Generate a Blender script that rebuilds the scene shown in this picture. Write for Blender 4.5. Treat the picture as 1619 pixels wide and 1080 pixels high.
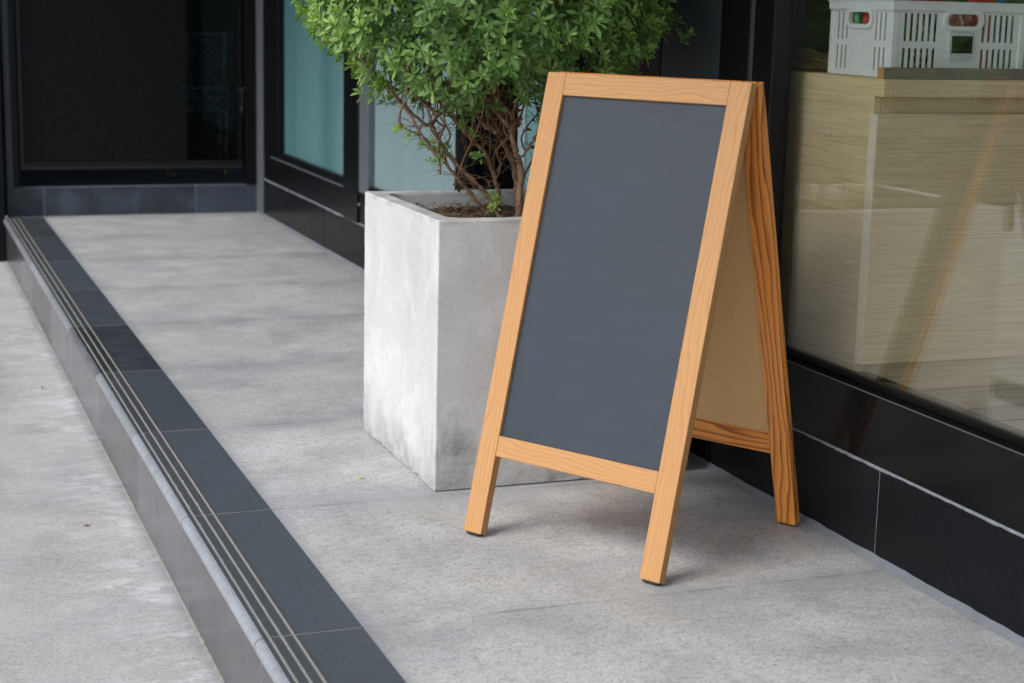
import bpy, bmesh, math, random
import numpy as np
from mathutils import Matrix, Vector, Euler, noise as mn
random.seed(7); rng = np.random.default_rng(7)
S = bpy.context.scene; col = S.collection
for o in list(bpy.data.objects): bpy.data.objects.remove(o)

# ------------------------------------------------------------------ camera
R_ = Vector((0.93611932, -0.35090619, 0.0233552)); U_ = Vector((0.04679217, 0.19009731, 0.98064953)); F_ = Vector((0.34855575, 0.91691213, -0.19437343))
cam_d = bpy.data.cameras.new('camera'); cam = bpy.data.objects.new('camera', cam_d); col.objects.link(cam)
cam.matrix_world = Matrix(((R_.x, U_.x, -F_.x, 0), (R_.y, U_.y, -F_.y, 0), (R_.z, U_.z, -F_.z, 1.13421), (0, 0, 0, 1)))
cam_d.sensor_width = 36; cam_d.lens = 2656.84 / 1619 * 36
cam_d.clip_start = .05; cam_d.clip_end = 2000
cam_d.dof.use_dof = True; cam_d.dof.focus_distance = 3.86; cam_d.dof.aperture_fstop = 4.8
S.camera = cam
# ------------------------------------------------------------------ light
SUN_EL, SUN_AZ = 45, 254          # azimuth clockwise from +Y (262 = from the street side, a little behind the camera)
w = bpy.data.worlds.new('World'); S.world = w; w.use_nodes = True
nt = w.node_tree; bg = nt.nodes['Background']
sky = nt.nodes.new('ShaderNodeTexSky'); sky.sky_type = 'NISHITA'; sky.sun_disc = False
sky.sun_elevation = math.radians(SUN_EL); sky.sun_rotation = math.radians(SUN_AZ); sky.dust_density = 1.5; sky.air_density = 1.2; sky.ozone_density = 1
hs = nt.nodes.new('ShaderNodeHueSaturation'); hs.inputs['Saturation'].default_value = .85
nt.links.new(sky.outputs[0], hs.inputs['Color']); tn = nt.nodes.new('ShaderNodeMix'); tn.data_type = 'RGBA'; tn.blend_type = 'MULTIPLY'; tn.inputs[0].default_value = 1; tn.inputs[7].default_value = (1.0, .98, .962, 1); nt.links.new(hs.outputs[0], tn.inputs[6]); nt.links.new(tn.outputs[2], bg.inputs[0]); bg.inputs[1].default_value = .132
sd = bpy.data.lights.new('sun', 'SUN'); sd.energy = 1.4; sd.angle = math.radians(30); sd.color = (1, .985, .96)
sun = bpy.data.objects.new('sun', sd); col.objects.link(sun)
a, e = math.radians(SUN_AZ), math.radians(SUN_EL)
sun.rotation_euler = Vector((math.sin(a)*math.cos(e), math.cos(a)*math.cos(e), math.sin(e))).to_track_quat('Z', 'Y').to_euler()
S.view_settings.view_transform = 'Standard'; S.view_settings.look = 'None'; S.view_settings.gamma = 1
S.view_settings.exposure = 0.78
S.render.engine = 'CYCLES'
S.cycles.max_bounces = 10; S.cycles.transparent_max_bounces = 12

# ------------------------------------------------------------------ material helpers
def srgb(r, g, b):
    f = lambda c: (c/255/12.92) if c/255 <= .04045 else ((c/255+.055)/1.055)**2.4
    return (f(r), f(g), f(b), 1)
class NT:
    def __init__(s, name):
        s.m = bpy.data.materials.new(name); s.m.use_nodes = True; s.t = s.m.node_tree
        s.b = s.t.nodes['Principled BSDF']; s.out = s.t.nodes['Material Output']
    def n(s, typ, **kw):
        x = s.t.nodes.new('ShaderNode'+typ)
        for k, v in kw.items(): setattr(x, k, v)
        return x
    def l(s, a, b): s.t.links.new(a, b)
    def setin(s, inp, v):
        if isinstance(v, (int, float)): 
            inp.default_value = v if inp.type == 'VALUE' else (v, v, v, 1)
        elif isinstance(v, (tuple, list)): inp.default_value = v
        else: s.l(v, inp)
    def coord(s, which='Object', scale=(1, 1, 1), loc=(0, 0, 0), rot=(0, 0, 0)):
        t = s.n('TexCoord'); m = s.n('Mapping'); m.inputs['Scale'].default_value = scale; m.inputs['Location'].default_value = loc; m.inputs['Rotation'].default_value = rot
        s.l(t.outputs[which], m.inputs[0]); return m.outputs[0]
    def pos(s, scale=(1, 1, 1)):
        g = s.n('NewGeometry'); m = s.n('Mapping'); m.inputs['Scale'].default_value = scale; s.l(g.outputs['Position'], m.inputs[0]); return m.outputs[0]
    def noise(s, v, sc, det=4, rough=.55, dist=0):
        x = s.n('TexNoise'); x.inputs['Scale'].default_value = sc; x.inputs['Detail'].default_value = det; x.inputs['Roughness'].default_value = rough; x.inputs['Distortion'].default_value = dist
        s.l(v, x.inputs['Vector']); return x.outputs['Fac']
    def ramp(s, f, stops, interp='LINEAR'):
        x = s.n('ValToRGB'); x.color_ramp.interpolation = interp; el = x.color_ramp.elements
        while len(el) < len(stops): el.new(.5)
        for i, (p, c) in enumerate(stops):
            el[i].position = p; el[i].color = c if isinstance(c, tuple) else (c, c, c, 1)
        s.l(f, x.inputs[0]); return x.outputs[0]
    def mix(s, f, a, b, mode='MIX'):
        x = s.n('Mix', data_type='RGBA', blend_type=mode); s.setin(x.inputs[0], f); s.setin(x.inputs[6], a); s.setin(x.inputs[7], b); return x.outputs[2]
    def math(s, op, a, b=0., c=None, clamp=False):
        x = s.n('Math', operation=op, use_clamp=clamp); s.setin(x.inputs[0], a); s.setin(x.inputs[1], b)
        if c is not None: s.setin(x.inputs[2], c)
        return x.outputs[0]
    def sep(s, v):
        x = s.n('SeparateXYZ'); s.l(v, x.inputs[0]); return x.outputs
    def bump(s, h, strength=.3, dist=.002):
        x = s.n('Bump'); x.inputs['Strength'].default_value = strength; x.inputs['Distance'].default_value = dist; s.l(h, x.inputs['Height']); s.l(x.outputs[0], s.b.inputs['Normal'])
    def fin(s, base=None, rough=None, spec=None, metal=None, coat=None):
        if base is not None: s.setin(s.b.inputs['Base Color'], base)
        if rough is not None: s.setin(s.b.inputs['Roughness'], rough)
        if spec is not None: s.setin(s.b.inputs['Specular IOR Level'], spec)
        if metal is not None: s.setin(s.b.inputs['Metallic'], metal)
        if coat is not None: s.setin(s.b.inputs['Coat Weight'], coat)
        return s.m
def plain(name, c, rough=.5, spec=.5, metal=0, var=.12, nsc=20, bumpy=0.):
    k = NT(name); v = k.pos(); f = k.noise(v, nsc, 5)
    lo = tuple(x*(1-var) for x in c[:3])+(1,); hi = tuple(min(1, x*(1+var)) for x in c[:3])+(1,)
    k.fin(k.mix(f, lo, hi), k.math('MULTIPLY_ADD', k.noise(v, nsc*.6, 4), .25*rough, rough*.88), spec, metal)
    if bumpy: k.bump(k.noise(v, nsc*8, 3), bumpy, .001)
    return k.m

DJ, J0 = .77675, 2.85875; XB, XK, XW, YB, HK = .80437, .612, 1.95079, 9.121, .2277
def paving(name, is_walk):
    k = NT(name); v = k.pos(); vs = k.pos((.8, 1.35, 1))
    big = k.noise(v, 1.3, 4, .6); mid = k.noise(vs, 11, 6, .68, .3); fine = k.noise(vs, 150, 2, .6); fine2 = k.noise(vs, 72, 3, .72)
    c = k.ramp(big, [(.35, (.47, .47, .47, 1)), (.65, (.62, .62, .61, 1))])
    c = k.mix(k.ramp(mid, [(.38, 0.), (.66, .65)]), c, (.66, .66, .65, 1))
    c = k.mix(k.ramp(k.noise(v, 4.5, 5, .6), [(.42, 0.), (.62, .6)]), c, (.29, .29, .305, 1))
    c = k.mix(k.ramp(k.noise(v, 2.6, 5, .6, .5), [(.4, 0.), (.6, .5)]), c, (.50, .485, .44, 1))
    c = k.mix(k.ramp(k.noise(k.pos((1, 1, 3)), 3.4, 5, .6, .5), [(.45, 0.), (.62, .4)]), c, (.46, .475, .52, 1))
    grit = k.noise(vs, 48, 8, .82); g2 = k.noise(vs, 230, 3, .7)
    c = k.mix(1., c, k.ramp(grit, [(.34, .62), (.5, .98), (.64, 1.)]), 'MULTIPLY')
    c = k.mix(1., c, k.ramp(g2, [(.36, .60), (.47, .97), (.6, 1.)]), 'MULTIPLY')
    c = k.mix(k.ramp(grit, [(.57, 0.), (.68, .55)]), c, (.78, .775, .75, 1))
    c = k.mix(k.ramp(fine, [(.355, .75), (.41, 0.)]), c, (.14, .145, .17, 1))
    c = k.mix(k.ramp(k.noise(k.pos((.9, 1.2, 1)), 15, 3, .6), [(.70, 0.), (.74, .5)]), c, (.80, .82, .88, 1))
    h = k.math('ADD', k.math('MULTIPLY', fine2, .6), fine)
    x, y, z = k.sep(v)
    if is_walk:
        wob = k.math('MULTIPLY', k.math('SUBTRACT', k.noise(v, 25, 3), .5), .006)
        fy = k.math('ABSOLUTE', k.math('SUBTRACT', k.math('FRACT', k.math('DIVIDE', k.math('ADD', k.math('SUBTRACT', y, J0), 8*DJ), DJ)), .5))
        dy = k.math('ADD', k.math('MULTIPLY', k.math('SUBTRACT', .5, fy), DJ), wob)
        dx = k.math('ADD', k.math('ABSOLUTE', k.math('SUBTRACT', x, 1.597)), wob)
        d = k.math('MINIMUM', dy, dx)
        line = k.ramp(d, [(0., 1.), (.0026, .75), (.0055, 0.)])
        brk = k.math('MULTIPLY', k.ramp(k.noise(v, 9, 3), [(.42, .05), (.6, .6)]), k.math('MULTIPLY_ADD', k.math('GREATER_THAN', dx, dy), .6, .4))
        soft = k.math('MULTIPLY', k.ramp(dy, [(0., .65), (.15, 0.)]), k.ramp(k.noise(v, 4, 3), [(.38, .25), (.58, 1.)]))
        c = k.mix(soft, c, (.27, .275, .30, 1))
        c = k.mix(k.math('MULTIPLY', line, brk), c, (.15, .15, .155, 1))
        # grime along the kerb
        ke = k.ramp(k.math('ADD', k.math('SUBTRACT', x, XB), k.math('MULTIPLY', k.noise(v, 12, 4), .03)), [(0., .8), (.05, 0.)])
        c = k.mix(ke, c, (.24, .245, .27, 1))
        # dust stain beside the wall and brown tint patches
        br = k.math('MULTIPLY', k.ramp(k.noise(v, 3.1, 4), [(.5, 0.), (.68, .5)]), .25)
        c = k.mix(br, c, (.40, .365, .32, 1))
        h = k.math('SUBTRACT', h, k.math('MULTIPLY', line, .3))
    else:
        c = k.mix(k.ramp(k.noise(v, .9, 4, .6), [(.4, 0.), (.65, .5)]), c, (.62, .62, .63, 1))
        near = k.ramp(k.math('MULTIPLY_ADD', x, -1.6, k.math('ADD', 1.02, k.math('MULTIPLY', k.math('SUBTRACT', k.noise(v, 2.5, 3), .5), .5))), [(.0, 1.), (.55, 0.)])
        sm = k.ramp(k.noise(k.pos((1.2, 2.4, 1)), 7, 7, .72, .6), [(.50, 0.), (.60, 1.)])
        c = k.mix(k.math('MULTIPLY', near, k.math('MULTIPLY_ADD', sm, .65, .03)), c, (.78, .79, .82, 1))
        c = k.mix(1., k.mix(.15, c, (.54, .51, .50, 1)), (.93, .92, .91, 1), 'MULTIPLY')
        # darker irregular strip along the foot of the riser
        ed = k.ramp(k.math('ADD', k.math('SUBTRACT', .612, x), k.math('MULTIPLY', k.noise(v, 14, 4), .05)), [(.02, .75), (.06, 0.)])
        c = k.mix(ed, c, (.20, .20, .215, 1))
    k.bump(h, .5, .002)
    return k.fin(c, k.math('MULTIPLY_ADD', fine2, .25, .5), .35)
M = {}
M['walk'] = paving('granite_paving', True); M['pave'] = paving('street_granite', False)

def wood(name, light, mid, dark, freq=55, contrast=.8, rough=.5, coat=.0, seedoff=0.):
    k = NT(name); oi = k.n('ObjectInfo'); tc = k.n('TexCoord')
    off = k.n('Combine' 'XYZ'); k.l(k.math('MULTIPLY', oi.outputs['Random'], 3.1), off.inputs[0]); k.l(k.math('MULTIPLY', oi.outputs['Random'], 17.), off.inputs[2]); off.inputs[1].default_value = .03+seedoff
    va = k.n('VectorMath', operation='ADD'); k.l(tc.outputs['Object'], va.inputs[0]); k.l(off.outputs[0], va.inputs[1])
    def mp(sc):
        m = k.n('Mapping'); m.inputs['Scale'].default_value = sc; k.l(va.outputs[0], m.inputs[0]); return m.outputs[0]
    warp = k.noise(mp((9, 9, 1.6)), 1., 3, .5); warp2 = k.noise(mp((30, 30, 5)), 1., 3, .5)
    x, y, z = k.sep(va.outputs[0])
    xo = k.sep(tc.outputs['Object'])
    r = k.math('ADD', k.math('MULTIPLY', xo[0], 1.), k.math('MULTIPLY', xo[1], .55))
    r = k.math('ADD', r, k.math('MULTIPLY', warp, .13)); r = k.math('ADD', r, k.math('MULTIPLY', warp2, .012))
    saw = k.math('FRACT', k.math('MULTIPLY', r, freq*2.2))
    ring = k.ramp(saw, [(0., 0.), (.55, .25), (.86, 1.), (.97, .5), (1., 0.)])
    fib = k.noise(mp((420, 420, 9)), 1., 3, .6); pore = k.noise(mp((900, 900, 26)), 1., 2, .6)
    c = k.mix(k.math('MULTIPLY', ring, contrast), light, dark)
    c = k.mix(k.math('MULTIPLY', k.ramp(fib, [(.35, 0.), (.7, 1.)]), .35), c, mid)
    c = k.mix(k.math('MULTIPLY', k.ramp(pore, [(.56, 0.), (.7, 1.)]), .35), c, dark)
    blot = k.noise(mp((12, 12, 3)), 1., 4)
    c = k.mix(k.ramp(blot, [(.35, .0), (.75, .35)]), c, mid)
    # knot-like flecks and handling dirt
    c = k.mix(k.ramp(k.noise(mp((60, 60, 14)), 1., 2), [(.72, 0.), (.8, .6)]), c, tuple(q*.6 for q in dark[:3])+(1,))
    k.bump(k.math('ADD', k.math('MULTIPLY', fib, .8), k.math('MULTIPLY', ring, .5)), .35, .0006)
    return k.fin(c, k.math('MULTIPLY_ADD', fib, .2, rough-.1), .4, coat=coat)
M['wood'] = wood('oiled_pine', (.54, .285, .11, 1), (.47, .225, .078, 1), (.29, .12, .038, 1), 44, .42)
M['wood_in'] = wood('shaded_pine', (.92, .36, .08, 1), (.85, .30, .055, 1), (.15, .030, .006, 1), 24, 1., .42, .15, .5)  # same pine as the front frame; its shaded look put into colour and grain

k = NT('chalkboard_paint'); v = k.coord(); c = k.ramp(k.noise(v, 3.5, 5, .6), [(.3, (.020, .0285, .042, 1)), (.7, (.026, .036, .052, 1))])
sm = k.noise(k.coord(scale=(1.5, 1, 7)), 5, 5, .6, .5); c = k.mix(k.ramp(sm, [(.5, 0.), (.75, .05)]), c, (.17, .18, .2, 1))
sp = k.noise(v, 420, 2); c = k.mix(k.ramp(sp, [(.74, 0.), (.8, .5)]), c, (.35, .35, .36, 1))
k.bump(k.noise(v, 900, 2), .12, .0004); M['board'] = k.fin(c, .5, .45)
k = NT('hardboard'); v = k.coord(); c = k.ramp(k.noise(v, 260, 3), [(.25, (.62, .385, .165, 1)), (.75, (.72, .46, .21, 1))])
c = k.mix(k.ramp(k.noise(v, 6, 5), [(.4, 0.), (.7, .3)]), c, (.63, .39, .175, 1)); k.bump(k.noise(v, 500, 2), .2, .0005); M['hard'] = k.fin(c, .7, .3)
M['rubber'] = plain('black_rubber', (.015, .015, .015, 1), .6)

k = NT('cast_concrete'); v = k.coord(); x, y, z = k.sep(v)
c = k.ramp(k.noise(v, 3.2, 6, .55, .4), [(.28, (.51, .51, .51, 1)), (.5, (.585, .585, .58, 1)), (.75, (.66, .66, .66, 1))])
st = k.noise(k.coord(scale=(22, 22, 1.6)), 1., 4); c = k.mix(k.ramp(st, [(.5, 0.), (.75, .16)]), c, (.42, .42, .42, 1))
c = k.mix(k.ramp(k.noise(v, 6.5, 4, .5, 1.2), [(.52, 0.), (.64, .22)]), c, (.80, .83, .85, 1))
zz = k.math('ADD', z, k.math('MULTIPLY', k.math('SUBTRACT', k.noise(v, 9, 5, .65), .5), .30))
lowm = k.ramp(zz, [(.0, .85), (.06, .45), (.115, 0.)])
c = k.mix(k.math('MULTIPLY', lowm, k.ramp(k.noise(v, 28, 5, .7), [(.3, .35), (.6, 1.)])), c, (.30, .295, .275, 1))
dd = k.n('VectorMath', operation='DISTANCE'); k.l(k.coord(scale=(1, 1, .62)), dd.inputs[0]); dd.inputs[1].default_value = (.05, 0, .07)
dk = k.math('ADD', dd.outputs['Value'], k.math('MULTIPLY', k.math('SUBTRACT', k.noise(v, 16, 5, .7), .5), .16))
c = k.mix(k.ramp(dk, [(-.01, .65), (.055, 0.)]), c, (.15, .15, .155, 1))
topd = k.ramp(k.math('ADD', z, k.math('MULTIPLY', k.noise(v, 30, 5, .7), .012)), [(.640, 0.), (.652, .45)])
c = k.mix(k.math('MULTIPLY', topd, k.ramp(k.noise(v, 14, 4), [(.45, 0.), (.6, 1.)])), c, (.30, .29, .26, 1))
c = k.mix(1., c, k.ramp(k.noise(v, 70, 8, .8), [(.33, .80), (.5, 1.), (.66, 1.)]), 'MULTIPLY')
pin = k.n('TexVoronoi'); pin.inputs['Scale'].default_value = 34; k.l(v, pin.inputs['Vector'])
ph = k.math('MULTIPLY', k.ramp(pin.outputs['Distance'], [(.04, 1.), (.075, 0.)]), k.ramp(k.noise(v, 7, 2), [(.52, 0.), (.58, 1.)]))
c = k.mix(k.math('MULTIPLY', ph, .7), c, (.12, .12, .12, 1))
k.bump(k.math('SUBTRACT', k.math('ADD', k.noise(v, 60, 6, .7), k.math('MULTIPLY', k.noise(v, 400, 3), .3)), k.math('MULTIPLY', ph, 1.5)), .3, .001)
M['conc'] = k.fin(c, .78, .3)
M['soil'] = plain('potting_soil', (.055, .04, .028, 1), .95, .2, 0, .6, 60, .8)
M['litter'] = plain('dry_litter', (.20, .13, .08, 1), .85, .2, 0, .5, 90)

def granite(name, base, rough, haze=0., scr=.35, mott=.35, blot=(.3, .34, .42, 1), blots=.0, spec=.5, speck=.5):
    k = NT(name); v = k.pos(); oi = k.n('ObjectInfo')
    f = k.noise(v, 2.2, 5, .6, .4); lo = tuple(q*.82 for q in base[:3])+(1,); hi = tuple(q*1.22 for q in base[:3])+(1,)
    c = k.mix(f, lo, hi)
    c = k.mix(k.math('MULTIPLY', oi.outputs['Random'], 1.), c, tuple(q*3.6 for q in base[:3])+(1,))
    c = k.mix(k.math('MULTIPLY', k.ramp(k.noise(v, 420, 2), [(.62, 0.), (.74, 1.)]), speck), c, (.32, .33, .36, 1))
    if blots: c = k.mix(k.math('MULTIPLY', k.ramp(k.noise(k.pos((1, 1, .8)), 6.5, 5, .6, .6), [(.45, 0.), (.66, 1.)]), blots), c, blot)
    sc = k.noise(k.pos((2, 5, 3)), 26, 3, .5, 1.5); c = k.mix(k.ramp(sc, [(.685, 0.), (.70, scr), (.715, 0.)]), c, (.4, .42, .45, 1))
    c = k.mix(1., c, k.ramp(k.noise(v, 55, 8, .8), [(.34, 1-mott), (.5, 1.), (.66, 1.)]), 'MULTIPLY')
    c = k.mix(k.math('MULTIPLY', k.ramp(k.noise(v, 33, 7, .8), [(.56, 0.), (.68, 1.)]), mott*.5), c, tuple(min(1, q*2.6) for q in base[:3])+(1,))
    r = k.math('MULTIPLY_ADD', k.noise(v, 7, 5, .65), haze, rough)
    return k.fin(c, r, spec)
M['band'] = granite('honed_black_granite', (.018, .022, .027, 1), .40, .25, blots=.5, blot=(.065, .07, .078, 1))
M['band_dark'] = granite('grooved_black_granite', (.018, .02, .022, 1), .28, .25)
M['nose'] = granite('sky_pale_granite_nose', (.085, .09, .098, 1), .38, .2, blots=.4, blot=(.22, .225, .23, 1), speck=.2)  # paler than the slab: sky reflection painted into the base, with some edge wear
M['riser'] = granite('polished_grey_granite', (.032, .032, .035, 1), .14, .2, blots=.5, blot=(.06, .06, .063, 1), spec=.5, speck=.2)
M['tile'] = granite('polished_black_granite', (.0035, .0038, .0045, 1), .12, .2, scr=0., speck=.0, spec=.06)
M['tile_back'] = granite('dusty_black_granite', (.017, .021, .030, 1), .22, .2, blots=.8, blot=(.07, .09, .125, 1))
def mortar(name, c, lo=.6):
    k = NT(name); v = k.pos(); k.bump(k.noise(v, 140, 5, .7), .8, .002)
    return k.fin(k.mix(k.noise(v, 28, 5, .75), tuple(q*lo for q in c[:3])+(1,), c), .85, .3)
M['groove'] = mortar('grip_strip', (.34, .325, .31, 1), .72)
M['grout'] = mortar('white_grout', (.40, .43, .48, 1), .15)
M['bead'] = mortar('beige_mortar', (.36, .34, .31, 1), .4)
M['seal'] = mortar('grey_sealant', (.25, .27, .30, 1), .55)
M['black'] = plain('black_powder_coat', (.005, .0053, .006, 1), .32, .2, 0, .25, 8)
M['blackgloss'] = plain('black_gloss_band', (.005, .0052, .0056, 1), .12, .14, 0, .3, 5)
M['edge'] = plain('highlight_and_screw_metal', (.16, .17, .18, 1), .3, .5, .4, .5, 60)  # for screws, and for the sill strip that imitates a highlight
M['greymetal'] = plain('grey_metal_trim', (.135, .145, .165, 1), .45, .5, .2, .15, 15)
M['greypanel'] = plain('slate_grey_panel', (.045, .050, .058, 1), .4, .35, 0, .2, 4)
M['dark'] = plain('dark_interior', (.02, .02, .021, 1), .8, .3)
M['cladding'] = plain('black_cladding', (.008, .009, .010, 1), .5, .25, 0, .2, 3)

def glass(name, tint=(.97, .975, .965, 1), ior=1.5):
    k = NT(name); k.t.nodes.remove(k.b)
    g = k.n('NewGeometry'); fr = k.n('Fresnel')
    m = k.math('ADD', ior, k.math('MULTIPLY', g.outputs['Backfacing'], 1/ior-ior)); k.l(m, fr.inputs['IOR'])
    tr = k.n('BsdfTransparent'); tr.inputs[0].default_value = tint; gl = k.n('BsdfGlossy'); gl.inputs['Roughness'].default_value = 0.0; gl.inputs['Color'].default_value = (1, 1, 1, 1)
    mx = k.n('MixShader'); k.l(fr.outputs[0], mx.inputs[0]); k.l(tr.outputs[0], mx.inputs[1]); k.l(gl.outputs[0], mx.inputs[2]); k.l(mx.outputs[0], k.out.inputs[0])
    return k.m
M['glass'] = glass('clear_glass', ior=1.9); M['tint'] = glass('tinted_glass', (.5, .53, .55, 1), 1.25)
def frosted(name, c1, c2, rough):
    k = NT(name); v = k.pos(); x, y, z = k.sep(v)
    f = k.noise(k.pos((1, 1.6, .12)), 1.6, 3, .5)
    c = k.mix(k.ramp(f, [(.35, 0.), (.65, 1.)]), c1, c2); return k.fin(c, rough, .5)
M['teal'] = frosted('teal_frosted_glass', (.085, .20, .21, 1), (.135, .27, .275, 1), .3)
M['pale'] = frosted('pale_frosted_glass', (.22, .32, .335, 1), (.25, .355, .365, 1), .3)

k = NT('door_mesh'); v = k.pos(); 
ck = k.n('TexVoronoi'); ck.inputs['Scale'].default_value = 70; k.l(k.pos((1, 1, 1.)), ck.inputs['Vector'])
c = k.mix(k.ramp(ck.outputs['Distance'], [(.1, 0.), (.5, 1.)]), (.0015, .0015, .0017, 1), (.008, .0082, .009, 1))
k.bump(ck.outputs['Distance'], .5, .003); M['mesh'] = k.fin(c, .5, .12)

def laminate(name, a_, b_, dk, sc=(2.2, 2.2, 230)):
    k = NT(name); v = k.pos(sc); w_ = k.noise(k.pos((2, 2, 7)), 1., 4)
    mm = k.n('VectorMath', operation='ADD'); cb = k.n('CombineXYZ'); k.l(k.math('MULTIPLY', w_, 7), cb.inputs[2]); k.l(v, mm.inputs[0]); k.l(cb.outputs[0], mm.inputs[1])
    f = k.noise(mm.outputs[0], 1., 5, .65); f2 = k.noise(k.pos((6, 6, 260)), 1., 3)
    c = k.mix(k.ramp(f, [(.3, 0.), (.7, 1.)]), a_, b_); c = k.mix(k.ramp(f, [(.56, 0.), (.66, .55)]), c, dk)
    c = k.mix(k.math('MULTIPLY', k.ramp(f2, [(.45, 0.), (.68, 1.)]), .4), c, dk)
    return k.fin(c, .5, .4)
M['lam'] = laminate('pale_ash_laminate', (.80, .68, .42, 1), (.70, .58, .345, 1), (.40, .315, .175, 1))
M['lamedge'] = plain('laminate_edge', (.78, .74, .58, 1), .5)
M['greywood'] = plain('grey_batten', (.22, .19, .155, 1), .6, .4, 0, .25, 30)
M['endgrain'] = plain('orange_end_grain', (.50, .26, .09, 1), .6, .4, 0, .3, 90)
M['plastic'] = plain('white_plastic', (.82, .87, .88, 1), .35, .5, 0, .04, 10)
M['card'] = plain('black_card', (.004, .005, .006, 1), .5, .1)
M['cardholder'] = plain('clear_card_holder', (.60, .66, .67, 1), .25)
M['floor_in'] = plain('interior_tile', (.46, .38, .28, 1), .35, .5, 0, .15, 9)
M['wall_in'] = plain('interior_wall', (.30, .28, .25, 1), .8)
M['soffit'] = plain('painted_soffit', (.36, .36, .37, 1), .8)
M['wall_dark'] = plain('interior_dark_wall', (.035, .033, .03, 1), .7)
def foil(name, c, c2):
    k = NT(name); v = k.pos(); f = k.noise(v, 38, 3, .6, 1.5)
    k.bump(k.noise(v, 60, 3), .6, .004); return k.fin(k.mix(k.ramp(f, [(.48, 0.), (.54, 1.)]), c, c2), .22, .6)
M['f_red'] = foil('red_foil', (.55, .015, .03, 1), (.6, .05, .06, 1)); M['f_green'] = foil('green_foil', (.01, .25, .08, 1), (.1, .5, .15, 1))
M['f_yellow'] = foil('yellow_foil', (.8, .6, .02, 1), (.85, .7, .1, 1)); M['f_mix'] = foil('patterned_foil', (.25, .02, .03, 1), (.55, .5, .4, 1))
M['f_blue'] = foil('blue_foil', (.02, .1, .25, 1), (.1, .3, .45, 1)); M['f_dark'] = foil('dark_foil', (.02, .03, .02, 1), (.35, .35, .3, 1))
M['kraft'] = plain('crumpled_paper', (.42, .31, .20, 1), .6, .4, 0, .4, 60, .6)
M['doortrim'] = plain('dark_door_trim', (.018, .02, .024, 1), .5, .25)
M['f_white'] = plain('white_print', (.7, .7, .7, 1), .4); M['f_pink'] = plain('pink_print', (.62, .16, .19, 1), .4)

k = NT('bark'); v = k.coord(scale=(1, 1, .5)); f = k.noise(v, 90, 5, .7)
c = k.ramp(f, [(.3, (.11, .06, .035, 1)), (.5, (.30, .18, .11, 1)), (.7, (.48, .34, .23, 1))]); k.bump(f, .8, .002); M['bark'] = k.fin(c, .85, .25)
M['twig'] = plain('twig_bark', (.24, .14, .085, 1), .85, .2, 0, .5, 60)
M['deadleaf'] = plain('dead_leaf', (.14, .065, .035, 1), .8, .2, 0, .6, 80)
def leafmat(name, dark, light, young_lit):
    k = NT(name); at = k.n('Attribute', attribute_name='tint'); g = k.n('NewGeometry')
    t = k.sep(at.outputs['Vector'])
    c = k.mix(k.ramp(t[0], [(0., 0.), (1., 1.)]), dark, light); c = k.mix(t[1], c, young_lit)
    c = k.mix(k.math('MULTIPLY', g.outputs['Backfacing'], .45), c, (.20, .30, .13, 1))
    k.fin(c, .42, .36)
    k.bump(k.noise(k.pos(), 260, 2), .25, .0008)
    tl = k.n('BsdfTranslucent'); k.l(k.mix(.4, c, (.20, .36, .04, 1)), tl.inputs[0])
    mx = k.n('MixShader'); mx.inputs[0].default_value = .26; k.l(k.b.outputs[0], mx.inputs[1]); k.l(tl.outputs[0], mx.inputs[2]); k.l(mx.outputs[0], k.out.inputs[0])
    return k.m
M['leaf'] = leafmat('shrub_leaf', (.028, .085, .014, 1), (.19, .40, .055, 1), (.50, .74, .13, 1))
M['fallen_y'] = plain('yellow_leaf', (.50, .55, .12, 1), .6); M['fallen_o'] = plain('orange_leaf', (.42, .17, .06, 1), .7)

# ------------------------------------------------------------------ object helpers
def tag(o, label=None, cat=None, group=None, kind=None):
    if label: o['label'] = label
    if cat: o['category'] = cat
    if group: o['group'] = group
    if kind: o['kind'] = kind
    return o
def empty(name, loc=(0, 0, 0), rz=0, label=None, cat=None, group=None):
    o = bpy.data.objects.new(name, None); col.objects.link(o); o.location = loc; o.rotation_euler = (0, 0, rz); o.empty_display_size = .1
    return tag(o, label, cat, group)
def link_mesh(name, me, mat, parent=None, smooth=False):
    mats = mat if isinstance(mat, (list, tuple)) else [mat]
    for m in mats: me.materials.append(m)
    o = bpy.data.objects.new(name, me); col.objects.link(o)
    if smooth: me.polygons.foreach_set('use_smooth', [True]*len(me.polygons))
    if parent: o.parent = parent
    return o
def bm_obj(name, bm, mat, parent=None, smooth=False):
    me = bpy.data.meshes.new(name); bmesh.ops.recalc_face_normals(bm, faces=bm.faces); bm.to_mesh(me); bm.free()
    return link_mesh(name, me, mat, parent, smooth)
def add_box(bm, x0, x1, y0, y1, z0, z1, bev=0., seg=2):
    r = bmesh.ops.create_cube(bm, size=1); vs = r['verts']
    for v in vs: v.co = Vector(((x0+x1)/2+v.co.x*(x1-x0), (y0+y1)/2+v.co.y*(y1-y0), (z0+z1)/2+v.co.z*(z1-z0)))
    if bev:
        es = set(); [es.update(v.link_edges) for v in vs]
        bmesh.ops.bevel(bm, geom=list(es), offset=bev, segments=seg, affect='EDGES', profile=.5)
def box(name, x0, x1, y0, y1, z0, z1, mat, parent=None, bev=0.):
    """box in WORLD coordinates; parent's location is subtracted (parents here are unrotated)"""
    bm = bmesh.new(); L = parent.location if parent else Vector((0, 0, 0))
    add_box(bm, x0-L.x, x1-L.x, y0-L.y, y1-L.y, z0-L.z, z1-L.z, bev); return bm_obj(name, bm, mat, parent)
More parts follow.
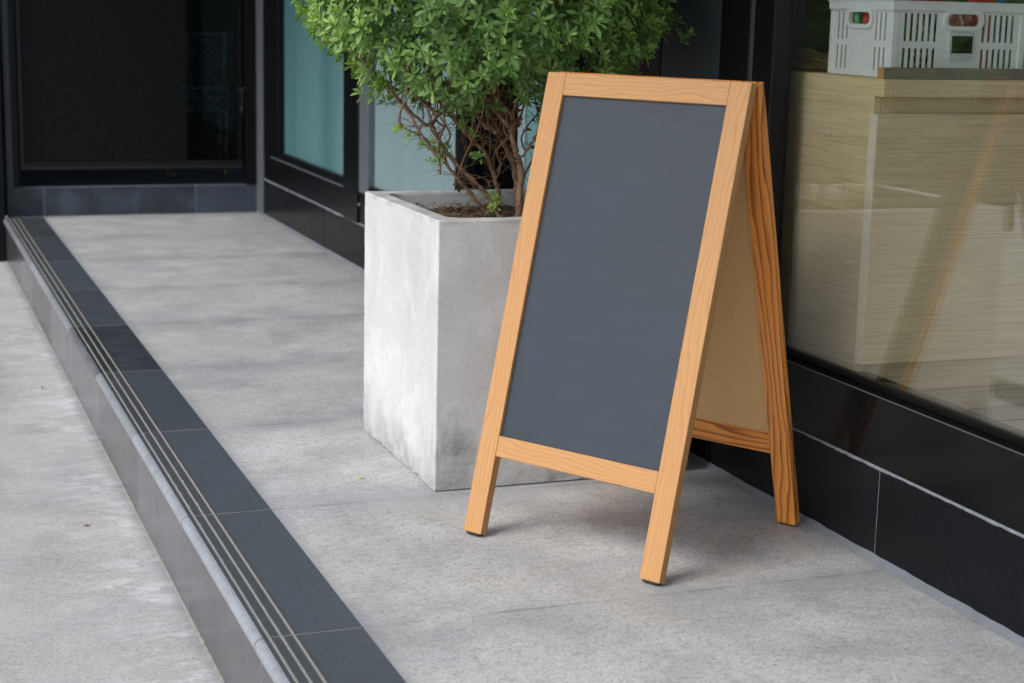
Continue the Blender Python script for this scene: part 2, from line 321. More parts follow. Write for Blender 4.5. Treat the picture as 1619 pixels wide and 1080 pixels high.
def tube(verts, faces, pts, rads, n=7, jit=0.):
    pts = [Vector(p) for p in pts]; base = len(verts); prev = None
    for i, p in enumerate(pts):
        t = (pts[min(i+1, len(pts)-1)]-pts[max(i-1, 0)]).normalized()
        if prev is None: u = t.orthogonal().normalized()
        else: u = (prev-t*prev.dot(t)); u = u.normalized() if u.length > 1e-6 else t.orthogonal().normalized()
        prev = u; v = t.cross(u)
        for j in range(n):
            an = 2*math.pi*j/n; r = rads[i]*(1+random.uniform(-jit, jit)); verts.append(p+u*math.cos(an)*r+v*math.sin(an)*r)
    for i in range(len(pts)-1):
        for j in range(n):
            a_ = base+i*n+j; b_ = base+i*n+(j+1) % n; faces.append((a_, b_, b_+n, a_+n))
    faces.append(tuple(base+j for j in range(n))[::-1]); faces.append(tuple(base+(len(pts)-1)*n+j for j in range(n)))
def smooth_path(P, per=5):
    P = [Vector(p) for p in P]; out = []
    for i in range(len(P)-1):
        p0, p1, p2, p3 = P[max(i-1, 0)], P[i], P[i+1], P[min(i+2, len(P)-1)]
        for s in range(per):
            t = s/per; out.append(.5*((2*p1)+(-p0+p2)*t+(2*p0-5*p1+4*p2-p3)*t*t+(-p0+3*p1-3*p2+p3)*t**3))
    out.append(P[-1]); return out
def pymesh(name, verts, faces, mat, parent=None, smooth=True, world=False):
    me = bpy.data.meshes.new(name); me.from_pydata([tuple(v) for v in verts], [], faces); me.update(); o = link_mesh(name, me, mat, parent, smooth)
    if world: o.location = -parent.location
    return o

# ------------------------------------------------------------------ setting: street, walkway, kerb
def sheet(name, x0, x1, y0, y1, z0, z1, mat, kind='structure'):
    o = box(name, x0, x1, y0, y1, z0, z1, mat); o['kind'] = kind; return o
sheet('pavement', -400, XW+300, -400, 400, -HK-.2, -HK, M['pave'])
sheet('walkway', XB+.0005, XW+.03, -4, YB+.05, -HK+.002, 0, M['walk'])
kerb = bpy.data.objects.new('kerb', None); col.objects.link(kerb); kerb['kind'] = 'structure'
def kerb_slab(k, y0, y1):
    prof = [(XB, 0.), (XB, -.028), (XK+.02, -.028), (XK+.004, -.032)]
    cx, cz, r = XK+.004, -.016, .016
    for i in range(1, 8):
        an = math.radians(-90-180*i/8); prof.append((cx+r*math.cos(an), cz+r*math.sin(an)))
    prof.append((XK+.004, 0.))
    # shallow channels that hold the grip strips
    for gx in (.628, .6505, .6735): prof += [(gx-.0033, 0.), (gx-.0029, -.0022), (gx+.0029, -.0022), (gx+.0033, 0.)]
    prof.append((.682, 0.)); prof.append((XB-.002, 0.))
    bm = bmesh.new(); n = len(prof); g = .0014
    va = [bm.verts.new((x, y0+g, z)) for x, z in prof]; vb = [bm.verts.new((x, y1-g, z)) for x, z in prof]
    for i in range(n):
        j = (i+1) % n; f = bm.faces.new((va[i], va[j], vb[j], vb[i])); mx = (prof[i][0]+prof[j][0])/2; mz = (prof[i][1]+prof[j][1])/2
        f.material_index = 2 if mx < XK+.0045 and mz > -.031 else (1 if (mx < .68 and mz > -.004) else 0)
    bm.faces.new(va); bm.faces.new(vb[::-1])
    o = bm_obj('kerb_slab', bm, [M['band'], M['band_dark'], M['nose']], kerb)
    for gx in (.628, .6505, .6735):
        vs, fs = [], []; N = 60
        for i in range(N+1):
            y = y0+g+(y1-y0-2*g)*i/N; c_ = random.uniform(0, .0006) + (.0022 if random.random() < .04 and gx < .67 else 0); d_ = random.uniform(0, .0005)
            for x, z in ((gx-.0027-d_, -.0021), (gx-.0021-d_, .0004), (gx+.0019+c_, .0004), (gx+.0025+c_, -.0021)): vs.append((x, y, z))
        for i in range(N):
            for q in range(3): a_ = i*4+q; fs.append((a_, a_+1, a_+5, a_+4))
        pymesh('grip_strip', vs, fs, M['groove'], o, False)
    y0 > -2 and box('joint_mortar', XK+.012, XB-.003, y0-.0012, y0+.0012, -.02, .0003, M['bead'], kerb)
    box('riser_tile', XK, XK+.02, y0+.0026, y1-.0026, -HK-.01, -.033, M['riser'], kerb, .0008)
for q in range(-6, 9):
    y0 = J0+q*DJ; y1 = min(y0+DJ, YB-.002)
    if y0 < YB-.05: kerb_slab(q, y0, y1)
box('riser_grout', XK+.0005, XB-.001, -1.8, YB-.002, -HK-.02, -.034, M['grout'], kerb)
vs, fs = [], []                                       # mortar bead at the foot of the riser
N = 700
for i in range(N+1):
    y = -1.8+(YB+1.8)*i/N; w1 = .002+.003*random.random()+.003*math.sin(y*3.3)**2; h1 = .003+.002*random.random()
    for x, z in ((XK-w1, -HK+.0003), (XK-w1*.5, -HK+h1*.6), (XK+.0006, -HK+h1)): vs.append((x, y, z))
for i in range(N):
    for q in range(2): a_ = i*3+q; fs.append((a_, a_+1, a_+4, a_+3))
pymesh('mortar_bead', vs, fs, M['bead'], kerb, False)

# ------------------------------------------------------------------ shop front (long wall on the right)
shop = empty('shop_front', (XW, 4, 0), 0, 'long black shop front with granite plinth, teal frosted panes and clear display window', 'shop front')
YS = -3.0
box('grout_bed', XW+.0022, XW+.03, YS, YB-.002, -.01, .2015, M['grout'], shop)
q = -8
while True:
    y0 = 2.93+q*.7855
    if y0 > YB-.05: break
    y1 = min(y0+.7855, YB-.012)
    box('base_tile', XW, XW+.02, y0+.0021, y1-.0021, .002, .1965, M['tile'], shop, .001); q += 1
# irregular white grout squeezed over the plinth's top joint
vs, fs = [], []; N = 900
for i in range(N+1):
    y = YS+(YB-YS-.02)*i/N; nn = abs(mn.noise(Vector((y*6, 1, 1))))*2.2+.2; a1 = .0005+.0055*random.random()*nn; b1_ = .0004+.0032*random.random()*nn
    for x, z in ((XW-.0004, .1975-a1), (XW-.0012, .199), (XW-.0004, .2005+b1_)): vs.append((x, y, z))
for i in range(N):
    for q in range(2): a_ = i*3+q; fs.append((a_, a_+1, a_+4, a_+3))
pymesh('grout_line', vs, fs, M['grout'], shop, False, True)
vs, fs = [], []; N = 500                              # sealant fillet between paving and plinth
for i in range(N+1):
    y = YS+(YB-YS-.02)*i/N; w1 = .017+.003*math.sin(y*5)+.003*random.random(); h1 = .010+.003*random.random()
    for x, z in ((XW-w1, .0005), (XW-w1*.45, h1*.55), (XW-.0003, h1)): vs.append((x, y, z))
for i in range(N):
    for q in range(2): a_ = i*3+q; fs.append((a_, a_+1, a_+4, a_+3))
pymesh('sealant', vs, fs, M['seal'], shop, True, True)
ZT = 3.0
# band above the plinth
box('sill_band', XW+.001, XW+.12, YS, 3.74, .2015, .350, M['blackgloss'], shop, .0025)
box('sill_highlight', XW-.0006, XW+.0012, YS, 3.42, .3485, .3505, M['edge'], shop, .0003)  # thin pale strip painted in as the highlight on the rounded sill
# display window
box('window_track', XW+.030, XW+.050, YS, 3.47, .350, .366, M['black'], shop, .002)
gl = box('display_pane', XW+.036, XW+.044, YS, 3.472, .366, ZT-.1, M['glass'], shop)
vs, fs = [], []
for i in range(300):                                  # brush pile of the window seal
    y = 2.45+i*.0032+random.uniform(-.001, .001); h = random.uniform(.003, .008); x = XW+.0355
    n0 = len(vs); vs += [(x, y-.0007, .366), (x, y+.0007, .366), (x-.001, y+random.uniform(-.002, .002), .366+h)]; fs.append((n0, n0+1, n0+2))
pymesh('brush_seal', vs, fs, M['black'], shop, False, True)
box('window_post', XW-.004, XW+.048, 3.472, 3.570, .352, ZT, M['black'], shop, .004)
box('post_trim', XW-.002, XW+.045, 3.5705, 3.5895, .352, ZT, M['greypanel'], shop, .002)
box('window_post', XW-.004, XW+.05, 3.590, 3.738, .352, ZT, M['black'], shop, .004)
box('grey_panel', XW+.001, XW+.1, 3.742, 4.074, .2015, ZT, M['greypanel'], shop, .002)
box('panel_trim', XW-.003, XW+.1, 4.0745, 4.136, .2015, ZT, M['cladding'], shop, .002)
# glazed entrance seen behind the shrub
box('glazing_sill', XW+.001, XW+.1, 4.137, 5.74, .2015, .34, M['black'], shop, .002)
box('tinted_pane', XW+.03, XW+.038, 4.137, 4.955, .34, ZT, M['tint'], shop)
box('frosted_strip', XW+.01, XW+.04, 4.96, 5.07, .34, ZT, M['teal'], shop, .001)
box('pale_strip', XW+.004, XW+.045, 5.073, 5.135, .34, ZT, M['pale'], shop, .001)
box('tinted_pane', XW+.03, XW+.038, 5.14, 5.62, .34, ZT, M['tint'], shop)
box('mullion', XW-.004, XW+.09, 5.62, 5.745, .34, ZT, M['black'], shop, .003)
# frosted windows further along
box('bottom_rail', XW+.001, XW+.1, 5.745, 8.965, .2035, .337, M['black'], shop, .003)
box('rail_edge', XW-.0015, XW+.004, 7.285, 8.79, .330, .337, M['greymetal'], shop, .001)
box('window_pane', XW+.030, XW+.04, 5.747, 6.905, .36, ZT, M['pale'], shop)
box('window_bead', XW+.004, XW+.034, 5.747, 6.905, .3375, .375, M['black'], shop, .006)
box('mullion_trim', XW-.001, XW+.09, 6.907, 7.045, .3375, ZT, M['greymetal'], shop, .003)
box('mullion', XW-.008, XW+.09, 7.047, 7.283, .2, ZT, M['black'], shop, .003)
box('window_pane', XW+.035, XW+.045, 7.285, 8.62, .36, ZT, M['teal'], shop)
box('window_bead', XW+.004, XW+.036, 7.285, 8.62, .3375, .372, M['black'], shop, .006)
box('jamb', XW-.001, XW+.09, 8.615, 8.967, .3375, ZT, M['black'], shop, .003)
box('corner_trim', XW-.006, XW+.09, 8.968, YB+.0, .0, ZT, M['greymetal'], shop, .003)
for yy, zz_ in ((7.02, .285), (8.99, .42)):
    bm = bmesh.new(); bmesh.ops.create_uvsphere(bm, u_segments=10, v_segments=6, radius=.008)
    o = bm_obj('screw', bm, M['edge'], shop, True); o.location = (-.004, yy-4, zz_)
box('canopy', -.25, XW-.006, -3, YB-.006, 2.85, 3.0, M['soffit'], shop)
box('upper_wall', XW-.004, XW+.25, YS, YB+.25, ZT+.001, 6.5, M['cladding'], shop)
# interior shell belonging to the shop
box('interior_floor', XW+.121, XW+5, YS, YB, .10, .2335, M['floor_in'], shop)
for i in range(1, 5):
    box('floor_joint', XW+.125, XW+4.9, 2.6+i*.5, 2.603+i*.5, .2336, .2342, M['dark'], shop)
    box('floor_joint', XW+.35+i*.5, XW+.353+i*.5, 2.6, 6, .2343, .2348, M['dark'], shop)
box('interior_wall', XW+5, XW+5.1, YS, YB, .1, ZT, M['wall_in'], shop)
box('interior_wall', XW+.13, XW+5, 6.2, 6.3, .2, ZT, M['wall_dark'], shop)
box('interior_ceiling', XW+.13, XW+5, YS, YB, ZT-.05, ZT, M['wall_in'], shop)
box('poster', XW+.045, XW+.049, 4.14, 4.36, .9, 1.6, M['f_white'], shop)
box('poster_print', XW+.042, XW+.0448, 4.175, 4.34, .93, 1.5, M['f_pink'], shop)

# ------------------------------------------------------------------ end wall with the dark door
ew = empty('end_wall', (.6, YB, 0), 0, 'dark end wall across the walkway with a mesh and glass door above a dusty black plinth', 'wall')
box('grout_bed', .627, XW-.004, YB+.003, YB+.03, -.01, .1535, M['grout'], ew)
for x0, x1 in ((.628, .809), (.815, 1.604), (1.611, XW-.012)): box('base_tile', x0, x1, YB, YB+.02, .003, .1525, M['tile_back'], ew, .001)
box('steel_post', .50, .6115, YB-.05, YB+.05, -HK-.02, 3.0, M['black'], ew, .003)
box('post_liner', .6275, .66, YB-.004, YB+.05, .1545, 3.0, M['greypanel'], ew, .002)
box('threshold', .61, XW, YB+.06, YB+.4, .0, .1545, M['dark'], ew)
box('jamb', .6605, .692, YB-.002, YB+.06, .1545, 3., M['black'], ew, .002)
box('jamb', 1.885, XW-.007, YB-.012, YB+.06, .155, 3., M['black'], ew, .002)
door = box('door', .7, .72, YB+.01, YB+.045, .245, 2.35, M['doortrim'], ew, .002)
def dchild(name, *a_, **kw):
    o = box(name, *a_, ew, **kw); o.parent = door; return o
dchild('door_rail', .7205, 1.872, YB+.01, YB+.045, .245, .262, M['doortrim'], bev=.002)
dchild('door_rail', .7205, 1.872, YB+.012, YB+.045, .263, .285, M['cladding'], bev=.002)
dchild('door_stile', 1.848, 1.872, YB+.008, YB+.045, .287, 2.33, M['black'], bev=.002)
dchild('mesh_panel', .7205, 1.570, YB+.018, YB+.035, .287, 2.33, M['mesh'])
dchild('glass_panel', 1.571, 1.847, YB+.022, YB+.030, .287, 2.33, M['tint'])
dchild('handle', 1.858, 1.866, YB-.035, YB-.025, .54, .685, M['doortrim'], bev=.002)
dchild('handle', 1.83, 1.885, YB-.036, YB-.024, .672, .684, M['doortrim'], bev=.002)
for zz_ in (.56, .66): dchild('handle_mount', 1.859, 1.865, YB-.025, YB+.008, zz_, zz_+.008, M['greymetal'])
box('side_cladding', -3.0, .499, YB+.0, YB+.2, -HK-.02, 3.0, M['cladding'], ew)
box('upper_wall', -3.0, XW-.008, YB-.004, YB+.25, 3.001, 6.5, M['cladding'], ew)
box('room_wall', .3, XW+2, YB+1.6, YB+1.7, 0, 3, M['wall_dark'], ew)
box('room_floor', .3, XW+2, YB+.4, YB+1.6, .05, .15, M['dark'], ew)
box('room_side', .3, .4, YB+.2, YB+1.6, .15, 3, M['dark'], ew)

# lattice chair added behind the door glass to stand for a reflected one
ch = empty('reflected_chair', (1.72, YB+.45, .15), 0, 'pale lattice chair added behind the dark door glass for a reflection in it', 'chair')
def lattice(name, x0, x1, z0, z1, y, flat=False):
    vs, fs = [], []; st = .035; 
    def bar(p, q_): tube(vs, fs, [p, q_], [.006, .006], 5)
    x = x0-(z1-z0)
    while x < x1:
        for s in (1, -1):
            a0 = (x, z0 if s > 0 else z1); pts = []
            for t in np.linspace(0, z1-z0, 12):
                xx = a0[0]+t; zz = a0[1]+s*t
                if x0 <= xx <= x1: pts.append((xx, zz))
            if len(pts) > 1:
                P = [(p[0], (p[1]-z0)-.2, .0) if flat else (p[0], y, p[1]) for p in (pts[0], pts[-1])]; bar(*P)
        x += st*1.5
    return vs, fs
vs, fs = lattice('b', -.02, .16, .46, .78, .18); tube(vs, fs, [(-.02, .18, .46), (-.04, .2, .80), (.18, .2, .80), (.16, .18, .46)], [.012]*4, 6)
pymesh('backrest', vs, fs, M['pale'], ch)
vs, fs = lattice('s', -.16, .14, .38, .50, -.02); tube(vs, fs, [(-.17, -.02, .38), (-.17, -.02, .50), (.15, -.02, .50), (.15, -.02, .38), (-.17, -.02, .38)], [.01]*5, 6)
tube(vs, fs, [(-.16, .16, .44), (.15, .16, .44)], [.01]*2, 6)
pymesh('seat', vs, fs, M['pale'], ch)
for x, y in ((-.16, -.02), (.14, -.02), (-.16, .17), (.14, .17)):
    vs, fs = [], []; tube(vs, fs, [(x, y, .38), (x, y, 0)], [.012, .01], 6); pymesh('leg', vs, fs, M['f_dark'], ch)

# ------------------------------------------------------------------ cabinet inside the window
cx, cy = 2.031, 3.149
cab = empty('counter_cabinet', (2.6, 3.6, .234), 0, 'pale ash counter cabinet standing inside the display window', 'cabinet')
box('side_panel', cx+.012, cx+.030, cy+.036, 4.7, .30, 1.003, M['lam'], cab, .001)
box('door_panel', cx, 2.98, cy, cy+.030, .372, .929, M['lam'], cab, .0015)
box('door_edge', cx-.0012, cx-.0001, cy+.001, cy+.029, .374, .927, M['lamedge'], cab)
box('door_panel', 2.984, 3.86, cy, cy+.030, .372, .929, M['lam'], cab, .0015)
box('carcass', cx+.031, 3.86, cy+.034, 4.69, .30, .9645, M['lam'], cab)
box('plinth', cx+.05, 3.84, cy+.075, 4.6, .234, .2995, M['lam'], cab)
box('countertop', cx+.031, 3.88, cy-.012, 4.7, .9655, 1.0035, M['lam'], cab, .0015)
box('countertop_end', cx+.004, cx+.0305, cy-.012, cy+.035, .9655, 1.0035, M['lam'], cab, .001)
bat = box('wooden_batten', cx+.004, 3.5, cy-.006, cy+.018, 1.0045, 1.028, [M['greywood'], M['endgrain']]); tag(bat, 'grey wooden batten with orange cut end lying along the counter edge before the crate', 'batten')
bat.data.polygons.foreach_set('material_index', [1 if p.normal.x < -.9 else 0 for p in bat.data.polygons])

# ------------------------------------------------------------------ plastic crate with slotted walls
CX0, CX1, CY0, CY1, CZ0, CZ1 = 2.081, 2.424, 3.189, 3.443, 1.0045, 1.1705
crate = empty('plastic_crate', ((CX0+CX1)/2, (CY0+CY1)/2, CZ0), 0, 'white slotted plastic crate full of snack packets on the counter behind the glass', 'crate')
def rr(x0, x1, y0, y1, r, n=6):
    P = []
    for cx_, cy_, a0 in ((x1-r, y1-r, 0), (x0+r, y1-r, 90), (x0+r, y0+r, 180), (x1-r, y0+r, 270)):
        for i in range(n+1): an = math.radians(a0+90*i/n); P.append((cx_+r*math.cos(an), cy_+r*math.sin(an)))
    return P
def fill_curve(name, loops, depth, bev=0.):
    cu = bpy.data.curves.new(name, 'CURVE'); cu.dimensions = '2D'; cu.fill_mode = 'BOTH'; cu.extrude = depth/2; cu.bevel_depth = bev
    for L in loops:
        sp = cu.splines.new('POLY'); sp.points.add(len(L)-1); sp.use_cyclic_u = True
        for i, p in enumerate(L): sp.points[i].co = (p[0], p[1], 0, 1)
    ob = bpy.data.objects.new(name, cu); dg = bpy.context.evaluated_depsgraph_get()
    col.objects.link(ob); dg.update(); me = bpy.data.meshes.new_from_object(ob.evaluated_get(dg)); bpy.data.objects.remove(ob); bpy.data.curves.remove(cu); me.materials.clear(); return me
def crate_wall(w_, h_, slots, handle, M4, thick=.003):
    loops = [[(0, 0), (w_, 0), (w_, h_), (0, h_)]]
    for (x0, x1, z0, z1) in slots: loops.append(rr(x0, x1, z0, z1, min((x1-x0)/2*.99, .004)))
    loops.append(rr(*handle, .0125))
    me = fill_curve('side_panel', loops, thick); o = link_mesh('side_panel', me, M['plastic'], crate); o.matrix_basis = M4
    x0, x1, z0, z1 = handle
    ring = fill_curve('handle_rim', [rr(x0-.0075, x1+.0075, z0-.0075, z1+.0075, .019), rr(x0, x1, z0, z1, .0125)], .010, .001)
    r = link_mesh('handle_rim', ring, M['plastic'], o); r.location = (0, 0, .004)
    return o
W_, D_, H_ = CX1-CX0, CY1-CY0, CZ1-CZ0
sl = []
for i in range(6):
    x0 = .028+i*.0153; sl += [(x0, x0+.0078, .0790, .1405), (x0-.001, x0+.0068, .012, .0655)]
    x0 = W_-.028-.0078-i*.0153; sl += [(x0, x0+.0078, .0790, .1405), (x0, x0+.0078, .012, .0655)]
Mf = Matrix(((1, 0, 0, -W_/2), (0, 0, -1, -D_/2+.0015), (0, 1, 0, 0), (0, 0, 0, 1)))
front_wall = crate_wall(W_, H_, sl, (W_/2-.044+.006, W_/2+.044+.006, .113, .141), Mf)
Mb = Matrix(((-1, 0, 0, W_/2), (0, 0, 1, D_/2-.0015), (0, 1, 0, 0), (0, 0, 0, 1)))
crate_wall(W_, H_, sl, (W_/2-.044, W_/2+.044, .113, .141), Mb)
sl = []
for i in range(3):
    for x0 in (.028+i*.018, D_-.034-i*.018): sl += [(x0, x0+.0060, .079, .141), (x0, x0+.0060, .012, .066)]
hd = (D_/2-.045, D_/2+.045, .113, .141)
Ml = Matrix(((0, 0, -1, -W_/2+.0015), (-1, 0, 0, D_/2), (0, 1, 0, 0), (0, 0, 0, 1)))
crate_wall(D_, H_, sl, hd, Ml)
Mr = Matrix(((0, 0, 1, W_/2-.0015), (1, 0, 0, -D_/2), (0, 1, 0, 0), (0, 0, 0, 1)))
crate_wall(D_, H_, sl, hd, Mr)
def ring_mesh(x, y, z0, z1, t, name, parent, mat):
    bm = bmesh.new()
    for (a0, a1, b0, b1_) in ((-x, x, -y, -y+t), (-x, x, y-t, y), (-x, -x+t, -y+t, y-t), (x-t, x, -y+t, y-t)): add_box(bm, a0, a1, b0, b1_, z0, z1, .0008, 1)
    return bm_obj(name, bm, mat, parent)
ring_mesh(W_/2+.006, D_/2+.006, H_-.020, H_-.001, .0058, 'rim', crate, M['plastic'])
ring_mesh(W_/2+.0085, D_/2+.0085, H_-.003, H_+.0005, .012, 'rim_lip', crate, M['plastic'])
ring_mesh(W_/2+.0035, D_/2+.0035, H_-.0235, H_-.0205, .0034, 'rim_rib', crate, M['plastic'])
for sx in (-1, 1):
    for sy in (-1, 1): 
        bm = bmesh.new()
        x0, x1 = sorted((sx*(W_/2+.003), sx*(W_/2-.013))); y0, y1 = sorted((sy*(D_/2+.003), sy*(D_/2-.010))); add_box(bm, x0, x1, y0, y1, 0.0005, H_-.024, .002, 2); bm_obj('corner_post', bm, M['plastic'], crate)
bm = bmesh.new(); add_box(bm, -W_/2+.004, W_/2-.004, -D_/2+.004, D_/2-.004, .0005, .004); bm_obj('base', bm, M['plastic'], crate)
bm = bmesh.new(); add_box(bm, .006-.033, .006+.033, -D_/2-.0045, -D_/2+.0002, .041, .101, .001); hl = bm_obj('card_holder', bm, M['cardholder'], crate)
bm = bmesh.new(); add_box(bm, .006-.027, .006+.027, -D_/2-.0056, -D_/2-.0046, .055, .093); bm_obj('card', bm, M['card'], hl)

def packet(x, y, z, w_, h_, d_, mat, label, rx=0, rz=0):
    bm = bmesh.new(); nx, nz = 14, 14; G = {}
    for s in (1, -1):
        for i in range(nx+1):
            for j in range(nz+1):
                u_, v_ = i/nx*2-1, j/nz*2-1; t = max(0, (1-u_**4))*max(0, (1-v_**4))
                jag = .0015*((i % 2)*2-1) if j in (0, nz) else 0
                if t == 0 and s == -1: G[(s, i, j)] = G[(1, i, j)]; continue
                G[(s, i, j)] = bm.verts.new((u_*w_/2+random.uniform(-.0012, .0012)*(t > 0), s*d_/2*t**.55*(1+random.uniform(-.16, .16)), (v_+1)/2*h_+jag))
    for s in (1, -1):
        for i in range(nx):
            for j in range(nz):
                q4 = [G[(s, i, j)], G[(s, i+1, j)], G[(s, i+1, j+1)], G[(s, i, j+1)]]
                try: bm.faces.new(q4 if s < 0 else q4[::-1])
                except ValueError: pass
    o = bm_obj('snack_packet', bm, mat, None, True); o.location = (x, y, z); o.rotation_euler = (rx, 0, rz)
    tag(o, label, 'packet', 'snack packets around the crate'); return o
PK = [(2.185, 3.50, 'f_green', .10, .155, 'green foil packet standing at the far left corner of the white crate', 1.2, .0),
      (2.178, 3.41, 'f_red', .12, .158, 'bright red foil packet seen through the side handle of the crate', 1.35, .0),
      (2.182, 3.325, 'f_green', .04, .15, 'green packet standing in the near left corner of the crate', .1, .0),
      (2.26, 3.335, 'f_dark', .07, .15, 'dark packet with silver marks behind the front left slots of the crate', .0, .05),
      (2.335, 3.332, 'f_mix', .09, .158, 'red and cream patterned packet behind the front handle of the crate', .0, .1),
      (2.40, 3.335, 'f_red', .07, .172, 'red packet reaching up to the crate rim right of the front handle', -.05, .05),
      (2.45, 3.34, 'f_blue', .06, .176, 'blue packet reaching up to the crate rim near its right corner', .1, .0),
      (2.475, 3.40, 'f_yellow', .07, .182, 'yellow packet sticking up at the right end of the crate', .1, -.05),
      (2.30, 3.42, 'f_red', .12, .17, 'wide red packet lying in the middle of the crate', .1, .1),
      (2.39, 3.46, 'f_yellow', .10, .165, 'yellow packet standing near the back of the crate', .05, .0)]
for x, y, mk, w_, h_, lb, rz, rx in PK: packet(x-.071, y-.104, CZ0+.0045, w_, h_, .035, M[mk], lb, rx, rz)
packet(2.475, 3.26, 1.0045, .07, .14, .05, M['f_yellow'], 'yellow packet standing on the counter to the right of the crate', 0, .2)
# crumpled wrapping paper left of the crate
bm = bmesh.new(); bmesh.ops.create_icosphere(bm, subdivisions=4, radius=1)
from mathutils import noise as mn
for v_ in bm.verts:
    n_ = 1+.35*mn.noise(v_.co*2.3)+.16*mn.noise(v_.co*6); v_.co = Vector((v_.co.x*.06*n_, v_.co.y*.16*n_, max(0, (v_.co.z*.028*n_)+.018)))
o = bm_obj('crumpled_paper', bm, M['kraft'], None, False); o.location = (2.15, 3.68, 1.0038); tag(o, 'crumpled brown wrapping paper on the counter left of the crate', 'paper')
o = box('small_box', 2.12, 2.19, 3.92, 4.01, 1.0039, 1.05, M['f_blue'], None, .002); tag(o, 'small light blue box on the counter beyond the crumpled paper', 'box')

# ------------------------------------------------------------------ planter
PX, PY, PW, PH = 1.2042, 3.66374, .62875, .65025
planter = empty('concrete_planter', (PX, PY, 0), 0, 'square pale grey cast concrete planter holding the green shrub', 'planter')
def loop_rr(x0, x1, y0, y1, r, ns=26, na=8):
    P = []
    cs = ((x1-r, y1-r, 0), (x0+r, y1-r, 90), (x0+r, y0+r, 180), (x1-r, y0+r, 270))
    for q_, (a_, b_, a0) in enumerate(cs):
        arc = [(a_+r*math.cos(math.radians(a0+90*i/na)), b_+r*math.sin(math.radians(a0+90*i/na))) for i in range(na+1)]
        P += arc; nx_ = cs[(q_+1) % 4]; s_ = arc[-1]; e_ = (nx_[0]+r*math.cos(math.radians(nx_[2])), nx_[1]+r*math.sin(math.radians(nx_[2])))
        for i in range(1, ns): P.append((s_[0]+(e_[0]-s_[0])*i/ns, s_[1]+(e_[1]-s_[1])*i/ns))
    return P
bm = bmesh.new(); rings = []
outer = loop_rr(0, PW, 0, PW, .004); inner = loop_rr(.042, PW-.042, .042, PW-.042, .05)
zs = [.0, .0045, .008, .015, .025]+[.04+.02*i for i in range(30)]+[PH-.008, PH-.003]
zs = sorted(set(z for z in zs if z <= PH-.003))
def chip(x, y, z):
    p = Vector((x, y, z)); ex = min(abs(x), abs(x-PW)); ey = min(abs(y), abs(y-PW)); cor = max(0, 1-(ex+ey)/.02); low = max(0, 1-z/.02)
    n_ = mn.noise(p*38); d_ = .0002*mn.noise(p*9)
    ch_ = (cor*.0016+low*.012)*max(0, n_-.12)*2.2
    cxx, cyy = PW/2-x, PW/2-y; l_ = math.hypot(cxx, cyy); ins = .007 if z < .001 else 0.; return (x+cxx/l_*(ch_+d_+ins), y+cyy/l_*(ch_+d_+ins))
for z in zs:
    rings.append([bm.verts.new((*chip(x, y, z), z)) for x, y in outer])
rings.append([bm.verts.new((x+(PW/2-x)*.006, y+(PW/2-y)*.006, PH+.0006*mn.noise(Vector((x*20, y*20, 0))))) for x, y in outer])
rings.append([bm.verts.new((x, y, PH-.0005+.0008*mn.noise(Vector((x*20, y*20, 3))))) for x, y in inner])
rings.append([bm.verts.new((x+(PW/2-x)*.006, y+(PW/2-y)*.006, PH-.006)) for x, y in inner])
rings.append([bm.verts.new((x+(PW/2-x)*.01, y+(PW/2-y)*.01, .45)) for x, y in inner])
for A_, B_ in zip(rings, rings[1:]):
    n = len(A_)
    for i in range(n): bm.faces.new((A_[i], A_[(i+1) % n], B_[(i+1) % n], B_[i]))
bm.faces.new(rings[0][::-1]); bm.faces.new(rings[-1])
pb = bm_obj('planter_body', bm, M['conc'], planter)
# soil and litter
bm = bmesh.new(); bmesh.ops.create_grid(bm, x_segments=70, y_segments=70, size=.268)
for v_ in bm.verts: v_.co.z = .012*mn.noise(v_.co*14)+.006*mn.noise(v_.co*45)+.003*mn.noise(v_.co*120)
so = bm_obj('potting_soil', bm, M['soil'], None, False); so.location = (PX+PW/2, PY+PW/2, .607); so['kind'] = 'stuff'; tag(so, 'dark potting soil inside the concrete planter', 'soil')
vs, fs = [], []
for i in range(520):
    x, y = PX+PW/2+random.uniform(-.25, .25), PY+PW/2+random.uniform(-.25, .25); z = .612+random.random()*.012; an = random.uniform(0, 6.28); L = random.uniform(.015, .055); p = [Vector((x, y, z))]
    up = random.random() < .35
    for s_ in range(5): an += random.uniform(-.8, .8); p.append(p[-1]+Vector((math.cos(an)*L/5, math.sin(an)*L/5, (random.uniform(0, .009) if up and s_ < 3 else random.uniform(-.005, .003)))))
    r0 = random.uniform(.0007, .0019); tube(vs, fs, p, [r0*(1-.12*k_) for k_ in range(6)], 4)
li = pymesh('dry_litter', vs, fs, M['litter'], None, False); li['kind'] = 'stuff'; tag(li, 'dry brown twigs and curled dead leaves scattered on the potting soil', 'litter')

